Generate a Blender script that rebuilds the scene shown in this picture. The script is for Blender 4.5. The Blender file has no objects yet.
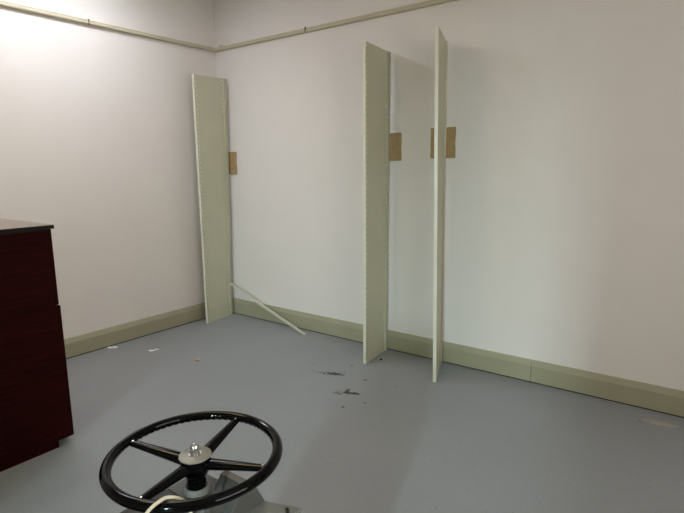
import bpy, bmesh, math, random
from mathutils import Vector, Matrix
random.seed(7)
C = bpy.context.scene.collection
sin, cos, pi = math.sin, math.cos, math.pi

# ------------------------------------------------------------ materials
def mat(name, col, rough=.5, metal=0., bump=0., bscale=60., var=0., vscale=4., spec=.5, coat=0.):
    m = bpy.data.materials.new(name); m.use_nodes = True
    nt = m.node_tree; b = nt.nodes['Principled BSDF']
    b.inputs['Roughness'].default_value = rough
    b.inputs['Metallic'].default_value = metal
    b.inputs['Specular IOR Level'].default_value = spec
    b.inputs['Coat Weight'].default_value = coat
    b.inputs['Coat Roughness'].default_value = .08
    tc = nt.nodes.new('ShaderNodeTexCoord')
    nz = nt.nodes.new('ShaderNodeTexNoise'); nz.inputs['Scale'].default_value = vscale
    nz.inputs['Detail'].default_value = 5
    nt.links.new(tc.outputs['Object'], nz.inputs['Vector'])
    r = nt.nodes.new('ShaderNodeValToRGB')
    r.color_ramp.elements[0].position = .3; r.color_ramp.elements[1].position = .7
    r.color_ramp.elements[0].color = [c*(1-var) for c in col]+[1]
    r.color_ramp.elements[1].color = [min(1, c*(1+var)) for c in col]+[1]
    nt.links.new(nz.outputs['Fac'], r.inputs['Fac'])
    nt.links.new(r.outputs['Color'], b.inputs['Base Color'])
    if bump:
        n2 = nt.nodes.new('ShaderNodeTexNoise'); n2.inputs['Scale'].default_value = bscale
        n2.inputs['Detail'].default_value = 3
        nt.links.new(tc.outputs['Object'], n2.inputs['Vector'])
        bp = nt.nodes.new('ShaderNodeBump'); bp.inputs['Strength'].default_value = bump
        bp.inputs['Distance'].default_value = .004
        nt.links.new(n2.outputs['Fac'], bp.inputs['Height'])
        nt.links.new(bp.outputs['Normal'], b.inputs['Normal'])
    return m
def emis(name, col, s):
    m = bpy.data.materials.new(name); m.use_nodes = True
    nt = m.node_tree; nt.nodes.clear()
    e = nt.nodes.new('ShaderNodeEmission'); e.inputs[0].default_value = (*col, 1); e.inputs[1].default_value = s
    o = nt.nodes.new('ShaderNodeOutputMaterial'); nt.links.new(e.outputs[0], o.inputs[0])
    return m

LAMP = dict(col=(.88, .91, 1.0), s=20.3)
DAY = dict(col=(.70, .96, 1.0), s=305.)
FILL_LAMP = dict(col=(1.0, .78, .48), s=13.5)
M_wall = mat('painted_plaster', (.74, .70, .66), .75, bump=.25, bscale=110, var=.015, vscale=3, spec=.25)
M_ceil = mat('ceiling_paint', (.74, .72, .69), .8, var=.01)
M_trim = mat('olive_cream_gloss_paint', (.33, .315, .215), .38, var=.03, vscale=6)
M_rail = mat('cream_rail_paint', (.52, .47, .34), .35, var=.04, vscale=10)
M_steel = mat('grey_green_enamel', (.49, .475, .35), .42, var=.03, vscale=5)
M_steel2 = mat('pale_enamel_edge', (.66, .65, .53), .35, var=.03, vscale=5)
M_card = mat('brown_cardboard', (.36, .25, .12), .8, var=.12, vscale=30)
M_wood = mat('dark_mahogany_laminate', (.045, .006, .005), .6, spec=.06)
M_slab = mat('mahogany_top_laminate', (.16, .075, .06), .10, var=.1, vscale=12)
M_edge = mat('dark_edge_band', (.010, .007, .006), .5, spec=.15)
M_black = mat('glossy_black_paint', (.0014, .0014, .0016), .09, spec=.16)
M_blk2 = mat('satin_black_paint', (.008, .008, .008), .45, bump=.1, bscale=60)
M_metal = mat('worn_aluminium', (.27, .258, .228), .5, metal=.5, var=.08, vscale=40)
M_nut = mat('polished_steel', (.65, .64, .62), .22, metal=1.)
M_mach = mat('grey_machine_paint', (.075, .075, .069), .45, var=.06, vscale=25)
M_mach2 = mat('light_grey_machine_paint', (.15, .15, .135), .5, var=.06, vscale=20)
M_cable = mat('cream_pvc', (.72, .66, .50), .4)
M_paper = mat('torn_white_paper', (.85, .85, .82), .8)
M_chip = mat('tan_wood_chip', (.50, .30, .16), .7, var=.2, vscale=60)
M_joint = mat('dark_joint', (.10, .095, .07), .7)
M_gap_shade = mat('gap_shade', (.02, .02, .02), .9)
M_door = mat('door_grey_paint', (.5, .5, .46), .45)
M_plas = mat('white_enamel', (.8, .8, .78), .4)

# wood grain for cabinet side
def grain(m, c1, c2, sc=(3, 3, 60)):
    nt = m.node_tree; b = nt.nodes['Principled BSDF']
    tc = nt.nodes.new('ShaderNodeTexCoord'); mp = nt.nodes.new('ShaderNodeMapping'); mp.inputs['Scale'].default_value = sc
    n = nt.nodes.new('ShaderNodeTexNoise'); n.inputs['Scale'].default_value = 1.5; n.inputs['Detail'].default_value = 8
    nt.links.new(tc.outputs['Object'], mp.inputs[0]); nt.links.new(mp.outputs[0], n.inputs[0])
    r = nt.nodes.new('ShaderNodeValToRGB'); r.color_ramp.elements[0].position = .35; r.color_ramp.elements[1].position = .68
    r.color_ramp.elements[0].color = (*c1, 1); r.color_ramp.elements[1].color = (*c2, 1)
    nt.links.new(n.outputs['Fac'], r.inputs[0]); nt.links.new(r.outputs[0], b.inputs['Base Color'])
grain(M_wood, (.010, .0006, .0003), (.023, .0013, .0007))

# floor: grey-blue paint with individual scuffs and stains that belong to it
def floor_mat():
    m = mat('grey_floor_paint', (.255, .272, .285), .42, bump=.06, bscale=25, var=.05, vscale=1.3, spec=.4)
    nt = m.node_tree; b = nt.nodes['Principled BSDF']
    L = nt.links.new
    base = b.inputs['Base Color'].links[0].from_socket
    tc = nt.nodes.new('ShaderNodeTexCoord')
    # fine speckle
    sp = nt.nodes.new('ShaderNodeTexNoise'); sp.inputs['Scale'].default_value = 70; sp.inputs['Detail'].default_value = 4
    L(tc.outputs['Object'], sp.inputs[0])
    def mix(fac, a, col):
        x = nt.nodes.new('ShaderNodeMix'); x.data_type = 'RGBA'
        L(fac, x.inputs[0]); L(a, x.inputs[6]); x.inputs[7].default_value = (*col, 1)
        return x.outputs[2]
    def math_(op, a, bb=None, cl=False):
        x = nt.nodes.new('ShaderNodeMath'); x.operation = op; x.use_clamp = cl
        for i, v in enumerate((a, bb)):
            if v is None: continue
            if isinstance(v, (int, float)): x.inputs[i].default_value = v
            else: L(v, x.inputs[i])
        return x.outputs[0]
    cur = base
    f = math_('MULTIPLY', math_('SUBTRACT', sp.outputs['Fac'], .60, True), 3.5, True)
    cur = mix(f, cur, (.12, .125, .125))
    nd = nt.nodes.new('ShaderNodeTexNoise'); nd.inputs['Scale'].default_value = 38; nd.inputs['Detail'].default_value = 4
    L(tc.outputs['Object'], nd.inputs[0])
    def spot(x, y, rx, ry, rz, col, strength, edge=3., noise=2.6):
        nonlocal cur
        mp = nt.nodes.new('ShaderNodeMapping'); mp.vector_type = 'TEXTURE'
        mp.inputs['Location'].default_value = (x, y, 0); mp.inputs['Rotation'].default_value = (0, 0, rz)
        mp.inputs['Scale'].default_value = (rx, ry, 1000.)
        L(tc.outputs['Object'], mp.inputs[0])
        ln = nt.nodes.new('ShaderNodeVectorMath'); ln.operation = 'LENGTH'; L(mp.outputs[0], ln.inputs[0])
        d = math_('ADD', ln.outputs['Value'], math_('MULTIPLY', math_('SUBTRACT', nd.outputs['Fac'], .5), noise))
        k = math_('MULTIPLY', math_('MULTIPLY', math_('SUBTRACT', 1.0, d), edge, True), strength)
        cur = mix(k, cur, col)
    K = (.018, .017, .015)
    spot(1.945, -.675, .075, .030, .38, K, 1., 4, 2.6)
    spot(1.86, -.705, .045, .013, .4, K, .75, 3, 2.4)
    spot(2.245, -.872, .062, .021, .35, K, 1., 4, 2.3)
    spot(2.20, -.850, .016, .03, .5, K, .85, 3, 2.0)
    spot(2.165, -.915, .045, .022, -.2, (.05, .05, .05), .6, 3, 2.6)
    for x, y, r in ((1.966, -.475, .010), (2.197, -.637, .012), (2.32, -1.068, .011), (2.402, -.94, .009), (1.99, -.60, .007), (1.78, -.73, .007), (1.70, -.62, .006), (2.43, -.60, .006)):
        spot(x, y, r*1.3, r, .3, K, .8, 4, 1.2)
    spot(3.965, -.155, .11, .035, .12, (.42, .36, .26), .8, 2.0, 2.2)
    spot(3.42, -.165, .10, .022, .12, (.30, .28, .22), .45, 1.8, 3.4)
    spot(3.62, -.10, .05, .012, .3, (.30, .28, .22), .4, 2, 3.4)
    spot(3.865, -.19, .014, .008, .0, K, .7, 4, 1.6)
    L(cur, b.inputs['Base Color'])
    return m
M_floor = floor_mat()

# ------------------------------------------------------------ mesh helpers
def box(bm, x0, x1, y0, y1, z0, z1):
    v = [bm.verts.new((x, y, z)) for z in (z0, z1) for y in (y0, y1) for x in (x0, x1)]
    for f in ((0, 2, 3, 1), (4, 5, 7, 6), (0, 1, 5, 4), (1, 3, 7, 5), (3, 2, 6, 7), (2, 0, 4, 6)):
        bm.faces.new([v[i] for i in f])
    return v
def prism(bm, prof, axis, a, b):
    """closed polygon prof [(u, v)] extruded along axis from a to b (x: u=y v=z ; y: u=x v=z ; z: u=x v=y)"""
    def P(u, v, t): return {'x': (t, u, v), 'y': (u, t, v), 'z': (u, v, t)}[axis]
    A = [bm.verts.new(P(u, v, a)) for u, v in prof]; B = [bm.verts.new(P(u, v, b)) for u, v in prof]
    n = len(prof)
    for i in range(n): bm.faces.new((A[i], A[(i+1) % n], B[(i+1) % n], B[i]))
    bm.faces.new(A[::-1]); bm.faces.new(B)
def lathe(bm, prof, n=32, c=(0, 0, 0)):
    rings = []
    for r, z in prof:
        if r < 1e-6: rings.append([bm.verts.new((c[0], c[1], c[2]+z))])
        else: rings.append([bm.verts.new((c[0]+r*cos(2*pi*i/n), c[1]+r*sin(2*pi*i/n), c[2]+z)) for i in range(n)])
    for a, b in zip(rings, rings[1:]):
        for i in range(n):
            j = (i+1) % n
            if len(a) == 1: bm.faces.new((a[0], b[i], b[j]))
            elif len(b) == 1: bm.faces.new((a[i], a[j], b[0]))
            else: bm.faces.new((a[i], a[j], b[j], b[i]))
def tube(bm, pts, rad, n=12, flat=None):
    pts = [Vector(p) for p in pts]; rings = []
    up = Vector((0, 0, 1))
    for i, p in enumerate(pts):
        t = (pts[min(i+1, len(pts)-1)]-pts[max(i-1, 0)]).normalized()
        s = t.cross(up)
        if s.length < 1e-4: s = Vector((1, 0, 0))
        s.normalize(); u = s.cross(t)
        r = rad[i] if isinstance(rad, list) else rad
        rw, rh = r if isinstance(r, tuple) else (r, r)
        rings.append([bm.verts.new(p+s*rw*cos(2*pi*k/n)+u*rh*sin(2*pi*k/n)) for k in range(n)])
    for a, b in zip(rings, rings[1:]):
        for k in range(n): bm.faces.new((a[k], a[(k+1) % n], b[(k+1) % n], b[k]))
    bm.faces.new(rings[0][::-1]); bm.faces.new(rings[-1])
def obj(name, bm, m, parent=None, smooth=False, bevel=0., seg=2):
    bmesh.ops.recalc_face_normals(bm, faces=bm.faces)
    me = bpy.data.meshes.new(name); bm.to_mesh(me); bm.free()
    me.materials.append(m)
    o = bpy.data.objects.new(name, me); C.objects.link(o)
    if parent: o.parent = parent
    if smooth:
        for p in me.polygons: p.use_smooth = True
        if hasattr(me, 'set_sharp_from_angle'): me.set_sharp_from_angle(angle=math.radians(40))
    if bevel:
        b = o.modifiers.new('bevel', 'BEVEL'); b.width = bevel; b.segments = seg; b.limit_method = 'ANGLE'
    return o
def thing(name, label, cat, loc=(0, 0, 0), group=None):
    o = bpy.data.objects.new(name, None); C.objects.link(o); o.location = loc
    o.empty_display_size = .05
    o['label'] = label; o['category'] = cat
    if group: o['group'] = group
    return o
def tag(o, label, cat, group=None):
    o['label'] = label; o['category'] = cat
    if group: o['group'] = group
    return o
def struct(name, bm, m, label=None, **k):
    o = obj(name, bm, m, **k); o['kind'] = 'structure'
    o['label'] = label or name.replace('_', ' '); o['category'] = name.split('_')[0]
    return o
def catmull(P, n=10):
    P = [Vector(p) for p in P]; P = [2*P[0]-P[1]]+P+[2*P[-1]-P[-2]]; out = []
    for i in range(1, len(P)-2):
        for k in range(n):
            t = k/n; a, b, c, d = P[i-1:i+3]
            out.append(.5*((2*b)+(c-a)*t+(2*a-5*b+4*c-d)*t*t+(3*b-3*c+d-a)*t**3))
    out.append(P[-2]); return out

# ------------------------------------------------------------ the room
W = .018                    # skirting and rail stand this far off the plaster
X1, Y0, ZC = 5.7, -5.4, 3.15
DX0, DX1, DZ = 3.30, 4.57, 2.05       # unseen doorway behind the camera, sized to bound the daylight pool
YH = -8.2
bm = bmesh.new(); box(bm, -.25, X1+.2, YH-.2, .2, -.12, 0); struct('floor', bm, M_floor, 'blue-grey painted floor with scuffs')
bm = bmesh.new(); box(bm, -.25, X1+.2, YH-.2, .2, ZC, ZC+.1); struct('ceiling', bm, M_ceil, 'plain white ceiling')
bm = bmesh.new(); box(bm, -W-.14, -W, YH, W+.14, 0, ZC); struct('wall_left', bm, M_wall, 'left off-white plaster wall')
bm = bmesh.new(); box(bm, -W, X1, W, W+.14, 0, ZC); struct('wall_back', bm, M_wall, 'off-white plaster wall with three steel panels leaning by it')
WY0, WY1, WZ0, WZ1 = -3.6, -1.8, 1.0, 2.4  # added window out of view, warm fill from the right
bm = bmesh.new(); box(bm, X1, X1+.14, YH, WY0, 0, ZC); box(bm, X1, X1+.14, WY1, W+.14, 0, ZC)
box(bm, X1, X1+.14, WY0, WY1, 0, WZ0); box(bm, X1, X1+.14, WY0, WY1, WZ1, ZC)
struct('wall_right', bm, M_wall)
bm = bmesh.new()
for y0, y1, z0, z1 in ((WY0, WY0+.04, WZ0, WZ1), (WY1-.04, WY1, WZ0, WZ1), (-2.72, -2.68, WZ0, WZ1), (WY0, WY1, WZ0, WZ0+.04), (WY0, WY1, WZ1-.04, WZ1)):
    box(bm, X1+.02, X1+.06, y0, y1, z0, z1)
win2 = struct('window_fill', bm, M_plas, 'added unseen fill window in the right wall')
bm = bmesh.new(); box(bm, X1+.035, X1+.04, WY0+.02, WY1-.02, WZ0+.02, WZ1-.02)
obj('bright_pane', bm, emis('window_fill_glow', (1, .955, .88), 7.0), win2)
bm = bmesh.new()
box(bm, -W, DX0, Y0-.14, Y0, 0, ZC); box(bm, DX1, X1, Y0-.14, Y0, 0, ZC); box(bm, DX0, DX1, Y0-.14, Y0, DZ, ZC)
struct('wall_front', bm, M_wall)
# hallway end wall; its unseen window is placed to throw the daylight pool
HX0, HX1, HZ0, HZ1 = 5.0, 5.3, 1.75, 3.0
bm = bmesh.new()
box(bm, -W, HX0, YH-.14, YH, 0, ZC); box(bm, HX1, X1, YH-.14, YH, 0, ZC)
box(bm, HX0, HX1, YH-.14, YH, 0, HZ0); box(bm, HX0, HX1, YH-.14, YH, HZ1, ZC)
struct('wall_hallway', bm, M_wall)
bm = bmesh.new()
for a in ((DX0-.07, DX0, 0, DZ+.07), (DX1, DX1+.07, 0, DZ+.07), (DX0, DX1, DZ, DZ+.07)):
    box(bm, a[0], a[1], Y0-.155, Y0+.015, a[2], a[3])
struct('door_unseen', bm, M_door, 'unseen painted door frame bounding the daylight pool')
bm = bmesh.new()
for a in ((HX0, HX0+.03, HZ0, HZ1), (HX1-.03, HX1, HZ0, HZ1), (HX0+.03, HX1-.03, HZ0, HZ0+.03), (HX0+.03, HX1-.03, HZ1-.03, HZ1)):
    box(bm, a[0], a[1], YH-.1, YH-.04, a[2], a[3])
win = struct('window_unseen', bm, M_plas, 'unseen hallway window placed for the daylight pool')
bm = bmesh.new(); box(bm, HX0+.03, HX1-.03, YH-.075, YH-.07, HZ0+.03, HZ1-.03)
obj('bright_pane', bm, emis('daylight_glass', DAY['col'], DAY['s']), win)

# skirting: flat face with a bevelled top; joint on the back wall
def skirt_prof(s):   # (distance from the wall face, z)
    return [(s*W, .008), (0, .008), (0, .122), (s*(W-.004), .158), (s*W, .163)]
bm = bmesh.new(); prism(bm, skirt_prof(1), 'x', 0, 3.166); prism(bm, skirt_prof(1), 'x', 3.169, X1)
b1 = struct('baseboard_back', bm, M_trim, 'olive-cream skirting board along the back wall')
bm = bmesh.new(); box(bm, 3.1655, 3.1695, -.0004, .004, .045, .12)
obj('joint_line', bm, M_joint, b1)
bm = bmesh.new()
prism(bm, [(-W, .008), (0, .008), (0, .122), (-W+.004, .158), (-W, .163)], 'y', Y0, 0)
struct('baseboard_left', bm, M_trim, 'olive-cream skirting board along the left wall')
for nm, a in (('trim_1', (-W, X1, .003, W)), ('trim_2', (-W, -.003, Y0, .003))):
    bm = bmesh.new(); box(bm, *a, 0, .0078); struct(nm, bm, M_gap_shade, 'dark strip painted as the shade in the gap under the skirting board')  # near-black strip paints the shade in the gap

# picture rail: moulded strip in two lengths on each wall
def rail_prof(s):
    return [(s*W, 2.632), (s*-.006, 2.632), (s*-.014, 2.636), (s*-.016, 2.644), (s*-.012, 2.652), (s*-.004, 2.656), (s*-.006, 2.664), (s*.000, 2.668), (s*W, 2.668)]
bm = bmesh.new(); prism(bm, rail_prof(1), 'x', 0, 1.173); prism(bm, rail_prof(1), 'x', 1.176, X1)
r1 = struct('trim_3', bm, M_rail, 'cream picture rail on the back wall')
bm = bmesh.new(); prism(bm, rail_prof(-1), 'y', Y0, -1.262); prism(bm, rail_prof(-1), 'y', -1.258, 0)
r2 = struct('trim_4', bm, M_rail, 'cream picture rail on the left wall')
bm = bmesh.new(); box(bm, 1.170, 1.179, -.0175, -.010, 2.630, 2.672); obj('joint_bracket', bm, M_joint, r1)
bm = bmesh.new(); box(bm, .010, .0175, -1.264, -1.256, 2.630, 2.670); obj('joint_bracket', bm, M_joint, r2)
bm = bmesh.new(); box(bm, .075, .115, -.014, -.002, 2.664, 2.678); obj('rail_clip', bm, M_rail, r1)

# ------------------------------------------------------------ perforated steel shelf uprights
def upright(label, fb, ft, rb, rt, flange=-1, post=1):
    base = Vector((fb[0], fb[1], 0)); t = thing('shelf_upright', label, 'shelving upright', tuple(base), 'perforated steel shelving uprights')
    H = (ft[2]+rt[2])/2
    fb, ft, rb, rt = [Vector(p)-base for p in (fb, ft, rb, rt)]
    D = (Vector((rb.x, rb.y, 0))-Vector((fb.x, fb.y, 0))).length
    def P(u, w, v):     # u metres from the front edge, w sideways, v metres up
        a, b = u/D, v/H
        p = (fb*(1-a)+rb*a)*(1-b)+(ft*(1-a)+rt*a)*b
        dx = (rb-fb).normalized()
        return p+Vector((dx.y, -dx.x, 0)).normalized()*(-w)*(-1)
    def slab(bm, u0, u1, w0, w1, v0, v1):
        n = max(1, int((v1-v0)/.3)) if v1-v0 > .3 else 1
        for k in range(n):
            a, b = v0+(v1-v0)*k/n, v0+(v1-v0)*(k+1)/n
            q = [bm.verts.new(P(u, w, v)) for v in (a, b) for w in (w0, w1) for u in (u0, u1)]
            for f in ((0, 2, 3, 1), (4, 5, 7, 6), (0, 1, 5, 4), (1, 3, 7, 5), (3, 2, 6, 7), (2, 0, 4, 6)):
                bm.faces.new([q[i] for i in f])
    T = .0016
    sheet = bmesh.new()
    cols = [(.012, .0215), (D-.052, D-.042)]
    u = 0
    for c0, c1 in cols:
        slab(sheet, u, c0, 0, T, 0, H)
        v = .0
        pitch, hole = .041, .018
        z = .03
        while z < H-.03:
            slab(sheet, c0, c1, 0, T, v, z); v = z+hole; z += pitch
        slab(sheet, c0, c1, 0, T, v, H)
        u = c1
    slab(sheet, u, D, 0, T, 0, H)
    bmesh.ops.remove_doubles(sheet, verts=sheet.verts, dist=1e-5)
    obj('web_panel', sheet, M_steel, t)
    s = flange
    f = bmesh.new()
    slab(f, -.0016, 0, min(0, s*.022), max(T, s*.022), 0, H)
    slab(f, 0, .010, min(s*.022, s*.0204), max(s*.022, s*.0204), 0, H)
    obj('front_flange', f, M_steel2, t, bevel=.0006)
    p = bmesh.new()       # rear post: a slotted channel
    a, b = (T, .013) if post > 0 else (-.013, 0)
    slab(p, D-.032, D-.0304, a, b, 0, H)
    w0, w1 = (b-.0016 if post > 0 else a), (b if post > 0 else a+.0016)
    slab(p, D-.0304, D-.024, w0, w1, 0, H); slab(p, D-.014, D, w0, w1, 0, H)
    z = 0; v = 0
    while z < H-.05:
        slab(p, D-.024, D-.014, w0, w1, v, z+.014); v = z+.048; z += .062
    slab(p, D-.024, D-.014, w0, w1, v, H)
    slab(p, D, D+.0016, min(-.012, a), max(.012, b), 0, H)
    obj('rear_post', p, M_steel, t)
    return t
upright('tall grey-green perforated steel upright standing in the room corner, leftmost of three',
        (.162, -.395, 0), (.156, -.395, 2.355), (.098, -.035, 0), (.156, -.025, 2.358), post=1)
upright('tall grey-green perforated steel upright in the middle, showing its wide side',
        (2.026, -.374, 0), (2.029, -.374, 2.372), (1.992, -.025, 0), (2.008, -.022, 2.356))
upright('tall steel upright seen nearly edge-on with a pale front edge, rightmost of three',
        (2.628, -.381, 0), (2.592, -.381, 2.378), (2.492, -.03, 0), (2.474, -.022, 2.362))

# cardboard pads on the wall behind the uprights
def pad(label, x0, x1, z0, z1):
    bm = bmesh.new(); n = 9
    L = [(x0+random.uniform(-.002, .002), z0+(z1-z0)*i/n) for i in range(n+1)]
    Rr = [(x1+.0015*sin(i*1.1)+random.uniform(-.001, .001), z0+(z1-z0)*i/n) for i in range(n+1)]
    prism(bm, L+Rr[::-1], 'y', W-.012, W)
    o = obj('cardboard_pad', bm, M_card, bevel=.001); tag(o, label, 'cardboard', 'brown pads on the wall'); return o
pad('small brown cardboard pad on the wall behind the corner upright', .110, .226, 1.447, 1.668)
pad('brown cardboard pad on the wall behind the middle upright', 1.945, 2.099, 1.550, 1.762)
pad('wider brown cardboard pad on the wall behind the rightmost upright', 2.353, 2.548, 1.562, 1.782)

# loose perforated strip leaning from the corner upright down to the floor
A = Vector((.132, -.062, .333)); B = Vector((1.190, -.125, .004))
d = (B-A); Ln = d.length; d.normalize(); sd = d.cross(Vector((0, 1, 0))).normalized(); nn = sd.cross(d).normalized()
t = bmesh.new()
def seg(bm, u0, u1, w0, w1, h0=0., h1=.0025):
    q = [bm.verts.new(A+d*u+sd*w+nn*h) for h in (h0, h1) for w in (w0, w1) for u in (u0, u1)]
    for f in ((0, 2, 3, 1), (4, 5, 7, 6), (0, 1, 5, 4), (1, 3, 7, 5), (3, 2, 6, 7), (2, 0, 4, 6)): bm.faces.new([q[i] for i in f])
seg(t, 0, Ln, -.011, -.004); seg(t, 0, Ln, .004, .011); seg(t, 0, Ln, -.011, -.0095, 0, .010); seg(t, 0, Ln, .0095, .011, 0, .010)
u = 0
while u < Ln-.02:
    seg(t, u, u+.016, -.004, .004); u += .034
br = tag(obj('metal_strip', t, M_steel2), 'thin perforated metal strip slanting from corner upright down to the floor', 'metal strip')

# ------------------------------------------------------------ dark red cabinet at the left
cb = thing('cabinet', 'dark mahogany-red cabinet with black-edged top at the left edge', 'cabinet', (.95, -2.7, 0))
def cbox(name, a, m, par=None, bev=.0015):
    bm = bmesh.new(); x0, x1, y0, y1, z0, z1 = a
    if par is None or par == cb: box(bm, x0-.95, x1-.95, y0+2.7, y1+2.7, z0, z1); par = cb
    else: box(bm, x0-.95, x1-.95, y0+2.7, y1+2.7, z0, z1)
    return obj(name, bm, m, par, bevel=bev)
cbox('carcass', (.56, 1.34, -3.3, -2.302, .040, 1.195), M_wood)
cbox('plinth', (.58, 1.338, -3.28, -2.362, 0, .040), M_wood)
tp = cbox('cabinet_top', (.54, 1.352, -3.32, -2.278, 1.203, 1.223), M_slab)
bm = bmesh.new(); 
box(bm, -.41, .402+.0015, -.62-.0015, -.62, 1.203, 1.2225)
box(bm, .402, .4035, -.62, .422, 1.203, 1.2225); box(bm, -.41, .4035, .422, .4235, 1.203, 1.2225)
box(bm, -.38, .385, -.59, .40, 1.195, 1.203)
obj('edge_band', bm, M_edge, tp)
dr = cbox('drawer', (.562, 1.340, -2.302, -2.287, .795, 1.200), M_wood)
for i in range(2):
    x0 = .562+i*.389
    dd = cbox('door', (x0, x0+.387, -2.302, -2.279, .040, .787), M_wood)
    bm = bmesh.new(); hx = (.91 if i == 0 else .99)-.95
    tube(bm, [(hx, .425, .60), (hx, .45, .60), (hx, .45, .70), (hx, .425, .70)], .004, 8); obj('handle', bm, M_nut, dd)
bm = bmesh.new(); tube(bm, [(-.05, .415, 1.0), (-.05, .44, 1.0), (.05, .44, 1.0), (.05, .415, 1.0)], .004, 8); obj('handle', bm, M_nut, dr)

# ------------------------------------------------------------ steering wheel on its grey machine
CX, CY, CZ = 3.175, -2.813, .814
mc = thing('steering_column', 'black four-spoke steering wheel mounted on a grey metal machine in the foreground', 'steering wheel', (CX, CY, 0))
def rimmesh(R=.2, r=.0132, N=216, n=20):
    bm = bmesh.new(); rings = []
    for i in range(N):
        a = 2*pi*i/N; ring = []
        for k in range(n):
            b = 2*pi*k/n
            w = max(0, -cos(b-.9))       # inner underside grips
            rr = r*(1-.2*w*(.5+.5*cos(i*2*pi/3)))
            rad = R+rr*cos(b); ring.append(bm.verts.new((rad*cos(a), rad*sin(a), CZ+rr*sin(b)*.95)))
        rings.append(ring)
    for i in range(N):
        p, q = rings[i], rings[(i+1) % N]
        for k in range(n): bm.faces.new((p[k], q[k], q[(k+1) % n], p[(k+1) % n]))
    return bm
sw = obj('wheel_rim', rimmesh(), M_black, mc, smooth=True)
angs = [math.atan2(-.060, -.182), math.atan2(.186, -.054), math.atan2(.061, .18), math.atan2(-.169, .048)]
for a in angs:
    bm = bmesh.new(); e = Vector((cos(a), sin(a), 0))
    pts, rad = [], []
    for k in range(9):
        s = k/8; rr = .026+s*.166
        pts.append(e*rr+Vector((0, 0, CZ-.021+.019*s**.9))); rad.append((.0180-.0080*s, .0130-.0058*s))
    tube(bm, pts, rad, 16)
    obj('spoke', bm, M_blk2 if False else M_black, sw, smooth=True)
    bm = bmesh.new(); p = e*.184
    lathe(bm, [(0, .0), (.003, .0), (.0026, .0022), (0, .003)], 10, (p.x, p.y, CZ+.003)); obj('screw', bm, M_nut, sw, smooth=True)
bm = bmesh.new(); lathe(bm, [(0, -.052), (.026, -.052), (.031, -.046), (.035, -.030), (.0365, -.010), (.034, -.004), (0, -.004)], 40, (0, 0, CZ)); obj('hub', bm, M_black, sw, smooth=True)
bm = bmesh.new(); lathe(bm, [(0, -.004), (.0385, -.004), (.0395, -.0025), (.039, -.0005), (.037, .0008), (0, .0008)], 48, (0, 0, CZ)); obj('hub_plate', bm, M_metal, sw, smooth=True)
bm = bmesh.new()
hexp = [(.0118*cos(i*pi/3), .0118*sin(i*pi/3)) for i in range(6)]
lathe(bm, [(0, .0008), (.016, .0008), (.016, .003), (0, .003)], 24, (0, 0, CZ))
prism(bm, hexp, 'z', CZ+.003, CZ+.015)
lathe(bm, [(.0108, .015), (.0100, .020), (.0075, .0255), (.004, .0285), (0, .0292)], 24, (0, 0, CZ)); obj('cap_nut', bm, M_nut, sw, smooth=True)
bm = bmesh.new(); lathe(bm, [(0, -.052), (.021, -.052), (.021, -.055), (.023, -.056), (.023, -.062), (.020, -.063), (.020, -.067), (.0225, -.068), (.0225, -.092), (0, -.092)], 36, (0, 0, CZ)); obj('shaft', bm, M_black, mc, smooth=True)
bm = bmesh.new(); lathe(bm, [(.0227, -.096), (.0325, -.096), (.032, -.088), (.030, -.083), (.0275, -.081), (.0245, -.082), (.0227, -.086), (.0227, -.096)], 40, (0, 0, CZ)); obj('bearing_flange', bm, M_mach2, mc, smooth=True)
bm = bmesh.new(); prism(bm, [(-.066, -.041), (.075, -.041), (.085, -.03), (.085, .030), (.05, .042), (.018, .060), (-.066, .060)], 'z', CZ-.145, CZ-.096); obj('gearbox_cover', bm, M_mach, mc, bevel=.002)
bm = bmesh.new()   # wedge-shaped bracket
prism(bm, [(-.012, -.145), (.118, -.145), (.084, -.0795), (.068, -.064), (.050, -.066), (.030, -.09)], 'x', .030, .114)
for v in bm.verts: v.co.z += CZ
obj('wedge_bracket', bm, M_mach, mc, bevel=.0012)
bm = bmesh.new(); prism(bm, [(-.074, -.36), (.062, -.36), (.066, -.060), (.058, -.044), (-.074, -.044)], 'z', CZ-.145, CZ-.094); obj('black_cover', bm, M_blk2, mc, bevel=.0015)
bm = bmesh.new(); box(bm, .0685, .0745, -.36, -.028, CZ-.145, CZ-.094); obj('side_rib', bm, M_mach2, mc, bevel=.001)
bm = bmesh.new(); prism(bm, [(-.06, -.40), (.21, -.40), (.21, .150), (.19, .146), (.10, .112), (-.06, .112)], 'z', .06, CZ-.145); obj('machine_body', bm, M_mach2, mc, bevel=.003)
bm = bmesh.new(); box(bm, -.09, .24, -.43, .17, 0, .06); obj('machine_foot', bm, M_mach, mc, bevel=.004)
for x, y in ((.183, .125), (.192, .118)):
    bm = bmesh.new(); lathe(bm, [(0, 0), (.0045, 0), (.0045, .003), (0, .004)], 12, (x, y, CZ-.145)); obj('bolt', bm, M_blk2, mc)

# cream cable looped over the near rim
P = [(.150, -.40, .725), (.147, -.33, .755), (.135, -.258, .806), (.122, -.207, .8315), (.114, -.175, .8335), (.112, -.155, .8305),
     (.112, -.130, .815), (.108, -.108, .790), (.105, -.098, .765), (.112, -.100, .740), (.125, -.14, .715), (.14, -.22, .695), (.14, -.30, .690), (.13, -.38, .690)]
P = [(x+CX, y+CY, z) for x, y, z in P]
bm = bmesh.new(); tube(bm, catmull(P, 8), .0036, 12)
tag(obj('cable', bm, M_cable, smooth=True), 'cream cable looped over the near rim of the black steering wheel', 'cable')

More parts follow.
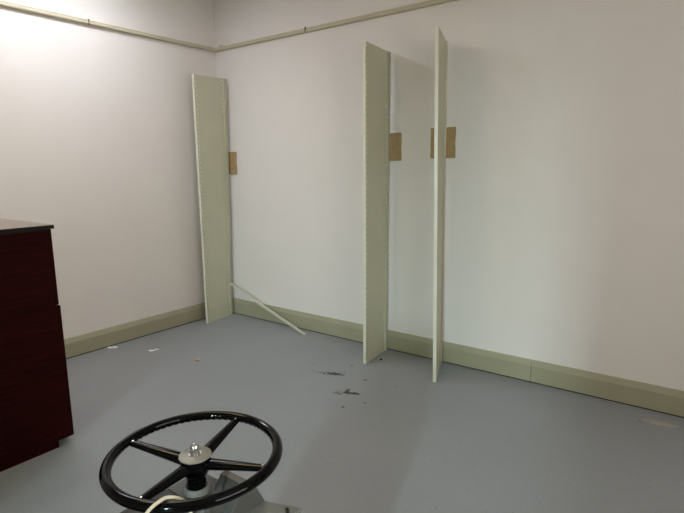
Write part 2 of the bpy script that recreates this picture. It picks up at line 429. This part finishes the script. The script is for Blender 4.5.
# ------------------------------------------------------------ litter on the floor
def flake(name, x, y, m, label, cat, group, rx, ry, rz, h=.006, seed=1):
    rnd = random.Random(seed); bm = bmesh.new(); n = 14
    top = []; bot = []
    for i in range(n):
        a = 2*pi*i/n; k = rnd.uniform(.6, 1.1); px, py = rx*k*cos(a), ry*k*sin(a)
        X, Y = px*cos(rz)-py*sin(rz), px*sin(rz)+py*cos(rz)
        zz = rnd.uniform(.2, 1)*h
        top.append(bm.verts.new((X, Y, zz+.0012))); bot.append(bm.verts.new((X, Y, max(0, zz-.0008) if i % 3 else 0)))
    c = bm.verts.new((0, 0, h*.9+.0012)); c2 = bm.verts.new((0, 0, 0))
    for i in range(n):
        j = (i+1) % n
        bm.faces.new((top[i], top[j], c)); bm.faces.new((bot[j], bot[i], c2)); bm.faces.new((top[i], bot[i], bot[j], top[j]))
    o = obj(name, bm, m); o.location = (x, y, 0); tag(o, label, cat, group); return o
flake('paper_scrap', .055, -1.325, M_paper, 'torn white paper scrap on the floor nearest the left skirting board', 'paper', 'white scraps on the floor', .052, .028, .7, .01, 3)
flake('paper_scrap', .395, -1.172, M_paper, 'smaller torn white paper scrap on the floor, right of the other', 'paper', 'white scraps on the floor', .036, .018, .9, .006, 5)
flake('paper_scrap', .425, -1.140, M_paper, 'tiny white paper crumb touching the smaller paper scrap', 'paper', 'white scraps on the floor', .018, .015, .2, .016, 8)
flake('wood_chip', .897, -1.088, M_chip, 'small tan wood chip lying on the grey floor left of the steel uprights', 'wood chip', None, .026, .018, .3, .016, 4)
flake('dirt_crumb', 2.081, -.241, M_blk2, 'small black crumb on the floor at the foot of the middle upright', 'crumb', None, .012, .009, .3, .012, 9)

# ------------------------------------------------------------ ceiling lamp
LX, LY = .62, -1.75
def ceiling_light(x, y, label, lamp):
    lf = thing('ceiling_light', label, 'ceiling light', (x, y, ZC), 'ceiling lights')
    bm = bmesh.new()
    box(bm, -.16, -.15, -.66, .66, -.07, 0); box(bm, .15, .16, -.66, .66, -.07, 0); box(bm, -.15, .15, -.66, -.65, -.07, 0); box(bm, -.15, .15, .65, .66, -.07, 0)
    obj('frame', bm, M_plas, lf)
    bm = bmesh.new(); box(bm, -.15, .15, -.65, .65, -.06, -.05)
    obj('diffuser', bm, emis('lamp_diffuser', lamp['col'], lamp['s']), lf)
ceiling_light(LX, LY, 'long white ceiling light nearest the left wall', LAMP)
ceiling_light(1.75, -2.35, 'long white ceiling light added as unseen fill in the middle of the room', FILL_LAMP)  # extra lamp out of view, added as warm fill

# ------------------------------------------------------------ world, camera
w = bpy.data.worlds.new('World'); bpy.context.scene.world = w; w.use_nodes = True
w.node_tree.nodes['Background'].inputs[0].default_value = (.6, .75, 1, 1); w.node_tree.nodes['Background'].inputs[1].default_value = .5
yaw, p, r, F = 2.21293158, .170401922, -.0104699687, 515.207867
f = Vector((cos(yaw)*cos(p), sin(yaw)*cos(p), -sin(p))); rt = Vector((sin(yaw), -cos(yaw), 0)); up = rt.cross(f)
rt2 = cos(r)*rt+sin(r)*up; up2 = -sin(r)*rt+cos(r)*up
cam = bpy.data.cameras.new('Camera'); co = bpy.data.objects.new('Camera', cam); C.objects.link(co)
m4 = Matrix((rt2, up2, -f)).transposed().to_4x4(); m4.translation = Vector((4.16118321, -3.5233202, 1.5))
co.matrix_world = m4
cam.sensor_fit = 'HORIZONTAL'; cam.sensor_width = 36; cam.lens = F*36/684; cam.clip_start = .02
sc = bpy.context.scene; sc.camera = co
sc.view_settings.view_transform = 'Standard'; sc.view_settings.look = 'None'; sc.view_settings.gamma = 1
sc.view_settings.use_curve_mapping = False; sc.view_settings.exposure = 0.0
